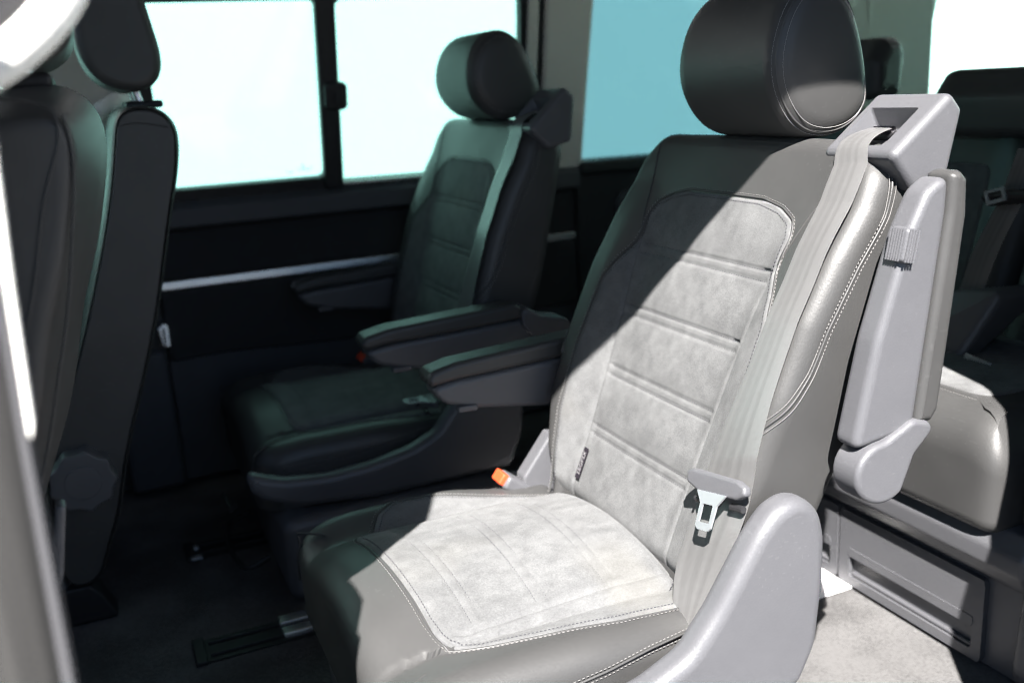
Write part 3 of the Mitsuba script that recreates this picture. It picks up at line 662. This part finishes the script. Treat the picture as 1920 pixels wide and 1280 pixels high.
put(fk + '__base', rbox(-.80, -.30, 1.10, 1.56, .004, .31, .03), 'm_plastic')

fk = 'front_seat_001'
tag(fk, 'black leather driver seat with round recline knob, beside the far window', 'car seat', 'front row seats')
q = front_seat(fk, [(.075, 1.098), (.115, 1.108), (.157, 1.097), (.181, 1.068), (.184, 1.024), (.156, .904), (.101, .703), (.041, .521), (-.016, .359), (-.05, .24), (-.087, .150), (-.117, .100), (-.17, .098), (-.192, .16), (-.188, .24), (-.165, .40), (-.10, .567), (-.03, .75), (.03, .94), (.055, 1.05)],
           [(.015, 1.257), (.022, 1.205), (.054, 1.156), (.092, 1.138), (.14, 1.138), (.171, 1.167), (.178, 1.20), (.172, 1.252), (.161, 1.315), (.135, 1.39), (.09, 1.42), (.045, 1.39), (.022, 1.32)], 2.12, 2.64, 2.19, 2.49, (.010, .02))
for yy in (2.27, 2.41):
    put(fk + '__headrest_post', tube(spline([(.115, yy, 1.16), (.122, yy, 1.13), (.135, yy, 1.085)], 12), .008, 12), 'm_chrome')
    put(fk + '__headrest_socket', rbox(.095, .172, yy - .03, yy + .03, 1.100, 1.116, .007), 'm_black')
seam(fk + '__seam', [(.066, 1.066), (.10, 1.072), (.14, 1.066), (.166, 1.060)], 2.119)
seam(fk + '__seam', [(.168, 1.075), (.170, 1.02), (.144, .904), (.090, .703), (.030, .521), (-.028, .359), (-.062, .24)], 2.1215)
th = np.linspace(0, 2 * math.pi, 240, endpoint=False)
kr = .070 * (1 - .115 * np.abs(np.sin(4.5 * th + .3)))
kq = np.stack([-.108 + kr * np.cos(th), .352 + kr * np.sin(th)], 1)
kk = put(fk + '__recline_knob', pillow(smooth_ring(kq, 8), frame([0, 0, 0], [1, 0, 0], [0, 0, 1], [0, -1, 0]), -2.072, -2.13, .006, .010, nr=8), 'm_plastic')
put(fk + '__recline_knob__cap', pillow(np.stack([-.108 + .037 * np.cos(th[::3]), .352 + .037 * np.sin(th[::3])], 1), frame([0, 0, 0], [1, 0, 0], [0, 0, 1], [0, -1, 0]), -2.069, -2.09, .0025), 'm_plastic')
put(fk + '__cushion', rbox(-.80, -.20, 2.11, 2.66, .26, .44, .05, 20), 'm_leather')
put(fk + '__base', rbox(-.70, -.17, 2.14, 2.62, .004, .27, .03), 'm_plastic')
put(fk + '__rail_cover', extr([(-.20, .092), (-.135, .092), (-.115, .07), (-.085, .004), (-.20, .004)], 2.13, 2.20, .006, .006), 'm_black')

# ------------------------------------------------------------------ far side: sliding door and rear panel
sd = 'side_door'
tag(sd, 'black trimmed far side door with two part window and silver strip', 'door')
LEAN = -0.10 / 0.5
def wall_frame(off=0.0):
    n = np.array([0, -1.0, LEAN]) / math.hypot(1, LEAN)       # the window plane leans in towards the top
    return frame([0, 2.85 + off, 0.85], [1, 0, 0], np.array([0, LEAN, 1.0]), n)
WF = wall_frame()
def bar(key, x0, x1, z0, z1, h0, h1, m_, r=.006, rad=.008):
    q = outline([(x0, z0 - .85), (x1, z0 - .85), (x1, z1 - .85), (x0, z1 - .85)], rad, 100)
    return put(key, pillow(q, WF, h1, h0, r), m_)
put('van_body__far_side', trimesh.creation.box(bounds=[[-1.6, 2.925, -0.05], [3.0, 2.95, 0.84]]), 'm_paint', False)
put(sd + '__lower_panel', trimesh.creation.box(bounds=[[.135, 2.852, .02], [1.47, 2.90, .42]]), 'm_trim', False)
lq = outline([(.135, .385), (.16, .385), (.30, .39), (.64, .372), (1.47, .375), (1.47, .595), (.135, .595)], .012, 200)
put(sd + '__padded_panel', pillow(lq, FY(0, -1), -2.838, -2.90, .012), 'm_felt')
uq = outline([(.135, .622), (1.47, .622), (1.47, .764), (.15, .764)], .010, 160)
put(sd + '__upper_panel', pillow(uq, FY(0, -1), -2.842, -2.90, .010), 'm_felt')
put(sd + '__silver_strip', hull([(x, y, z) for x in (.142, 1.46) for y, z in ((2.842, .600), (2.842, .616), (2.86, .605), (2.86, .611))], .005), 'm_alu')
put(sd + '__ledge', pillow(outline([(2.795, .770), (2.90, .770), (2.90, .845), (2.84, .845), (2.80, .825)], .008, 60), frame([0.15, 0, 0], [0, 1, 0], [0, 0, 1], [1, 0, 0]), 1.32, 0, .004), 'm_trim')
# window frame, divider and two panes
wfp = Polygon([(.13, -.03), (1.44, -.03), (1.44, .80), (.13, .80)]).difference(Polygon(outline([(.195, .026), (.640, .026), (.640, .512), (.185, .512)], .015, 120)).union(Polygon(outline([(.682, .010), (1.275, .004), (1.258, .512), (.695, .512)], .015, 120))))
put(sd + '__window_frame', plate(wfp, WF, -.02, .012), 'm_black', False)
bar(sd + '__frame_trim', 1.282, 1.318, .84, 1.6, .010, .022, 'm_beige')
bar(sd + '__divider', .634, .690, .845, 1.50, .010, .034, 'm_black')
lk = bar(sd + '__window_latch', .642, .708, 1.074, 1.150, .030, .056, 'm_black', .008, .016)
bar(sd + '__window_latch__catch', .668, .690, 1.092, 1.132, .054, .062, 'm_black', .003, .005)
def pane(key, pts, m_, h=-.004):
    q = outline(pts, .01, 80)
    import mapbox_earcut as ec
    t = ec.triangulate_float64(q, np.array([len(q)], np.uint32)).reshape(-1, 3).astype(int)
    put(key, trimesh.Trimesh(WF(q[:, 0], q[:, 1], np.full(len(q), h)), t, process=False), m_, False)
pane(sd + '__pane', [(.16, .0), (.66, .0), (.66, .6), (.16, .6)], 'm_glass_green', -.006)
pane(sd + '__pane', [(.66, -.01), (1.43, -.01), (1.43, .6), (.66, .6)], 'm_glass_green', -.010)
put(sd + '__lower_rail', tube([WF(.69, .006, .018), WF(1.43, -.004, .018)], .006, 8), 'm_alu')
for i, x in enumerate((.80, .88)):
    p = WF(x, .004, .022); put(sd + '__rail_screw', sph(p, .005, 8), 'm_steel')
# white etched marks low on the first pane
put(sd + '__glass_mark', cat(*[trimesh.Trimesh(WF(*np.array([[x, z], [x + w_, z], [x + w_, z + h_], [x, z + h_]]).T, np.full(4, -.0045)), [[0, 1, 2], [0, 2, 3]]) for x, z, w_, h_ in ((.565, .048, .007, .004), (.577, .050, .007, .008), (.589, .046, .009, .004), (.60, .052, .005, .005), (.575, .062, .004, .004), (.53, .044, .020, .002))]), 'm_trim', False)

fp = 'front_side_pillar'
tag(fp, 'dark far side door pillar with latch striker behind the driver seat', 'pillar')
put(fp + '__lower_trim', rbox(-.02, .128, 2.80, 2.92, .02, .43, .015), 'm_trim')
put(fp + '__upper_trim', rbox(-.02, .128, 2.83, 2.92, .535, .86, .015), 'm_trim')
put(fp + '__recess', trimesh.creation.box(bounds=[[.0, 2.845, .42], [.13, 2.92, .55]]), 'm_black', False)
put(fp + '__striker', pillow(outline([(.118, .450), (.142, .440), (.142, .505), (.130, .515), (.112, .500)], .006, 60), FY(0, -1), -2.79, -2.85, .004), 'm_alu')
put(fp + '__striker__bolt', rbox(.124, .130, 2.785, 2.80, .455, .50, .002), 'm_black')
put(fp + '__window_pillar', pillow(outline([(-.06, .0), (.125, .0), (.125, .80), (-.06, .80)], .01, 80), WF, .03, -.05, .012), 'm_beige')
put(fp + '__front_window_sill', rbox(-1.6, -.07, 2.80, 2.92, .02, .86, .015), 'm_trim')
pane(fp + '__pane', [(-1.5, .0), (-.06, .0), (-.06, .6), (-1.2, .6)], 'm_glass_green', -.006)
put(fp + '__belt_loop', tube(spline([(.015, 2.74, 1.06), (.045, 2.72, 1.095), (.09, 2.73, 1.12), (.12, 2.76, 1.135)], 24), .020, 12), 'm_cream')

rp = 'rear_side_panel'
tag(rp, 'beige pillar and black rear side panel with dark tinted window', 'side panel')
put(rp + '__pillar', pillow(outline([(1.338, -.008), (1.338, .80), (1.50, .80), (1.50, .56), (1.492, .0), (1.485, -.02)], .006, 160), WF, .028, -.05, .010), 'm_beige')
put(rp + '__pillar_gap', plate(Polygon([(1.320, -.03), (1.341, -.03), (1.341, .8), (1.320, .8)]), WF, .010, .016), 'm_black', False)
put(rp + '__lower_trim', trimesh.creation.box(bounds=[[1.475, 2.835, .0], [2.95, 2.92, .842]]), 'm_felt', False)
put(rp + '__ledge', rbox(1.475, 2.95, 2.815, 2.90, .805, .850, .012), 'm_black')
put(rp + '__pocket', pillow(outline([(1.62, .20), (2.5, .20), (2.5, .74), (1.62, .74)], .03, 120), FY(0, -1), -2.826, -2.85, .006), 'm_trim')
wq = Polygon([(1.49, -.03), (2.95, -.03), (2.95, .8), (1.49, .8)]).difference(Polygon(outline([(1.497, .0), (2.36, -.01), (2.30, .56), (1.512, .56)], .02, 120)))
put(rp + '__window_frame', plate(wq, WF, -.03, .006), 'm_beige', False)
pane(rp + '__pane', [(1.48, -.02), (2.42, -.02), (2.42, .6), (1.48, .6)], 'm_glass_dark', -.010)
put(rp + '__corner_trim', hull([(x, y, z) for x, y in ((2.42, 2.80), (2.60, 2.78), (2.86, 2.70), (2.86, 2.90), (2.42, 2.90)) for z in (.86, 1.58)], .015), 'm_beige')
put(rp + '__corner_trim__fold', tube([(2.62, 2.762, .88), (2.62, 2.742, 1.56)], .014, 10), 'm_beige')

# ------------------------------------------------------------------ tailgate with rear window
tg = 'tailgate'
tag(tg, 'tailgate with bright heated rear window behind the bench', 'tailgate')
TX = 2.92
put(tg + '__frame', plate(Polygon([(.86, .70), (2.86, .70), (2.86, 1.62), (.86, 1.62)]).difference(Polygon(outline([(1.0, .86), (2.76, .86), (2.76, 1.56), (1.0, 1.56)], .03, 120))), frame([TX, 0, 0], [0, 1, 0], [0, 0, 1], [-1, 0, 0]), -.02, .02), 'm_trim', False)
put(tg + '__edge_strip', rbox(TX - .05, TX - .022, 2.80, 2.862, .72, 1.62, .010), 'm_black')
put(tg + '__lower_panel', trimesh.creation.box(bounds=[[TX - .03, .86, 0.0], [TX + .03, 2.86, .72]]), 'm_felt', False)
put(tg + '__pane', trimesh.Trimesh([[TX + .004, .95, .80], [TX + .004, 2.80, .80], [TX + .004, 2.80, 1.6], [TX + .004, .95, 1.6]], [[0, 1, 2], [0, 2, 3]], process=False), 'm_glass_rear', False)
for z in np.arange(.90, 1.56, .030):
    put(tg + '__heating_wire', trimesh.creation.box(bounds=[[TX, 1.0, z], [TX + .002, 2.76, z + .003]]), 'm_trim', False)
put('van_body__rear_frame', trimesh.creation.box(bounds=[[2.95, .68, .0], [3.0, .95, 1.84]]), 'm_trim', False)

# ------------------------------------------------------------------ rear bench
rb = 'rear_bench'
tag(rb, 'black leather rear bench seat over a wide plastic drawer', 'bench seat')
pf = lambda q, x1, x0, r: pillow(q, frame([0, 0, 0], [0, 1, 0], [0, 0, 1], [-1, 0, 0]), -x1, -x0, r)
put(rb + '__base', pf(outline([(1.0, .004), (2.55, .004), (2.55, .20), (1.0, .20)], .006, 120), 1.396, 1.95, .006), 'm_plastic')
lipm = pillow(outline([(1.392, .188), (1.372, .205), (1.352, .235), (1.350, .270), (1.37, .305), (1.5, .305), (1.5, .19)], .01, 80), frame([0, 1.0, 0], [1, 0, 0], [0, 0, 1], [0, 1, 0]), 1.55, 0, .02)
put(rb + '__base_lip', lipm, 'm_plastic')
for k, (a, b) in enumerate(((1.104, 1.476), (1.482, 1.86), (1.866, 2.24))):
    hole = Polygon(outline([(a + .022, .030), (b - .03, .030), (b - .03, .078), (a + .022, .078)], .004, 80))
    pl = Polygon(outline([(a, .010), (b, .010), (b, .181), (a, .181)], .005, 80)).difference(hole)
    dk = put(rb + '__drawer', plate(pl, frame([0, 0, 0], [0, 1, 0], [0, 0, 1], [-1, 0, 0]), -1.394, -1.383), 'm_plastic', False)
    put(dk + '__grip_lip', hull([(x, y, z) for y in (a + .028, b - .036) for x, z in ((1.390, .034), (1.404, .034), (1.390, .037))], .003, 8), 'm_plastic')
    fq = plate(Polygon(outline([(a + .020, .078), (b - .028, .078), (b - .028, .098), (a + .020, .098)], .003, 60)), frame([0, 0, 0], [0, 1, 0], [0, 0, 1], [-1, 0, 0]), -1.384, -1.3815)
    put(dk + '__grip_plate', fq, 'm_plastic', False)
# cushions
def bench_cushion(y0, y1):
    q = smooth_ring(outline([(1.335, y0), (1.92, y0), (1.92, y1), (1.335, y1)], .035, 240), 3)
    top = lambda x, y: .487 + .020 * sstep(y0, y0 + .07, y) * sstep(y1, y1 - .07, y) - .02 * sstep(1.55, 1.9, x) - .020 * gauss(x - 1.47, .02) * 0
    k = put(rb + '__cushion', pillow(q, FZ, top, .292, .075, .085, .03, nr=10, interior=30), 'm_leather')
    put(k + '__suede_panel', pillow(smooth_ring(outline([(1.428, y0 + .105), (1.90, y0 + .105), (1.90, y1 - .105), (1.428, y1 - .105)], .04, 160), 2), FZ, lambda x, y: top(x, y) + .004, .45, .008, .006, nr=5, interior=20), 'm_suede')
    yy = np.linspace(y0 + .115, y1 - .115, 60)
    stuff(put(k + '__stitching', stitches([(np.stack([np.full(60, 1.405), yy, top(np.full(60, 1.405), yy) + .0008], 1), [0, 0, 1])]), 'm_thread', False))
    put(k + '__seam', tube(np.stack([np.full(60, 1.414), yy, top(np.full(60, 1.414), yy)], 1), .002, 6), 'm_leather', True)
bench_cushion(1.058, 1.86)
bench_cushion(1.875, 2.52)
# backrests and headrests
def bench_back(y0, y1, hy):
    fr = frame([1.84, 0, .44], [0, 1, 0], [math.sin(.30), 0, math.cos(.30)], [-math.cos(.30), 0, math.sin(.30)])
    q = smooth_ring(outline([(y0, -.05), (y1, -.05), (y1, .58), (y0, .58)], .05, 200), 3)
    tp = lambda a, b: .0 + .02 * gauss(a - y0 - .06, .05) + .02 * gauss(a - y1 + .06, .05)
    k = put(rb + '__backrest', pillow(q, fr, tp, -.12, .035, nr=8, interior=24), 'm_leather')
    pq = smooth_ring(outline([(y0 + .11, 0), (y1 - .11, 0), (y1 - .13, .44), (y0 + .13, .44)], .03, 140), 2)
    put(k + '__suede_panel', pillow(pq, fr, lambda a, b: tp(a, b) + .004, -.03, .008, .006, nr=5, interior=16), 'm_suede')
    put(k + '__seam', tube(fr(np.linspace(y0 + .03, y1 - .03, 30), np.full(30, .50), np.full(30, .001)), .003, 6), 'm_leather', True)
for y0, y1 in ((1.02, 1.50), (1.51, 1.99), (2.0, 2.5)):
    bench_back(y0, y1, None)
def bench_head(y0, y1, x, z0, z1, tilt=.06):
    q = smooth_ring(outline([(x - .05, z0), (x + .06, z0), (x + .075, z1 - .04), (x + .05, z1), (x - .01, z1), (x - .055, z1 - .06)], .025, 140), 3)
    put(rb + '__headrest', pillow(q, frame([0, y0, 0], [1, 0, 0], [0, 0, 1], [0, 1, 0]), y1 - y0, 0, .045, .05, .045, .05, nr=10), 'm_leather')
bench_head(1.33, 1.745, 1.90, .93, 1.082)
bench_head(2.03, 2.30, 2.02, 1.01, 1.175)
# belt and buckles on the bench
fr = None
bl = spline([(1.66, 1.330, .93), (1.69, 1.400, .80), (1.70, 1.455, .70), (1.70, 1.490, .60), (1.68, 1.520, .53)], 50)
br = spline([(1.66, 1.275, .93), (1.69, 1.345, .80), (1.70, 1.395, .70), (1.70, 1.428, .60), (1.68, 1.450, .52)], 50)
nb = np.cross(np.gradient(bl, axis=0), br - bl); nb /= np.linalg.norm(nb, axis=1, keepdims=True)
m, U = ribbon(bl, br, nb, .002)
put(rb + '__seat_belt', m, 'm_belt', True, uv=U)
put(rb + '__seat_belt__tongue_grip', hull([(1.665, 1.300, .845), (1.665, 1.400, .832), (1.68, 1.300, .835), (1.68, 1.400, .82)], .010), 'm_black')
put(rb + '__seat_belt__tongue', plate(Polygon([(0, 0), (.05, 0), (.05, .03), (0, .03)]).difference(Polygon([(.008, .006), (.042, .006), (.042, .022), (.008, .022)])), frame([1.655, 1.395, .842], [0, -.9, .3], [0, -.3, -.9], [-1, 0, 0]), 0, .003), 'm_steel', False)
put(rb + '__buckle_cover', hull([(1.60, 1.40, .48), (1.60, 1.49, .52), (1.68, 1.49, .60), (1.68, 1.37, .62), (1.78, 1.37, .62), (1.78, 1.49, .48)], .018), 'm_plastic')
put(rb + '__care_label', hull([(1.585, 1.300, .480), (1.585, 1.360, .488), (1.592, 1.300, .512), (1.592, 1.360, .520)], .002, 6), 'm_steel')
# side shell at the bench's near end
put(rb + '__side_shell', pillow(smooth_ring(outline([(1.365, .012), (1.90, .012), (1.90, .42), (1.44, .42), (1.40, .36), (1.41, .25), (1.38, .20)], .03, 160), 2), FY(0, -1), -.965, -1.035, .022), 'm_plastic')
put(rb + '__near_cushion_end', rbox(1.372, 1.90, .955, 1.050, .295, .470, .035, 20), 'm_leather')

# ------------------------------------------------------------------ floor rails
def rail(key, y, x0, x1, xa, label):
    tag(key, label, 'seat rail', 'seat rails in the floor')
    put(key + '__channel', trimesh.creation.box(bounds=[[x0, y - .045, .001], [x1, y + .045, .004]]), 'm_black', False)
    for o in (-.024, .024):
        put(key + '__track', rbox(xa, 1.30, y + o - .016, y + o + .016, .004, .018, .003), 'm_alu')
        put(key + '__rib', rbox(x0 + .02, xa, y + o - .004, y + o + .004, .003, .010, .002), 'm_black')
    put(key + '__end_cap', rbox(x0 - .012, x0 + .012, y - .05, y + .05, .001, .010, .003), 'm_black')
rail('seat_rail', 1.885, .06, 1.30, .228, 'floor rail with two bare metal tracks below the near captain seat')
rail('seat_rail_001', 2.375, .09, 1.30, .30, 'black floor rail with a shiny end latch under the far captain seat')
put('seat_rail_001__latch', sph((.105, 2.372, .012), .009, 14), 'm_steel')
put('seat_rail_001__latch_plate', rbox(.088, .115, 2.315, 2.335, .006, .012, .002), 'm_steel')
put('floor_edge', rbox(1.22, 1.386, 1.435, 1.62, .002, .008, .003), 'm_white')
tag('floor_edge', 'bright white sill strip on the carpet before the bench drawer', 'sill strip')
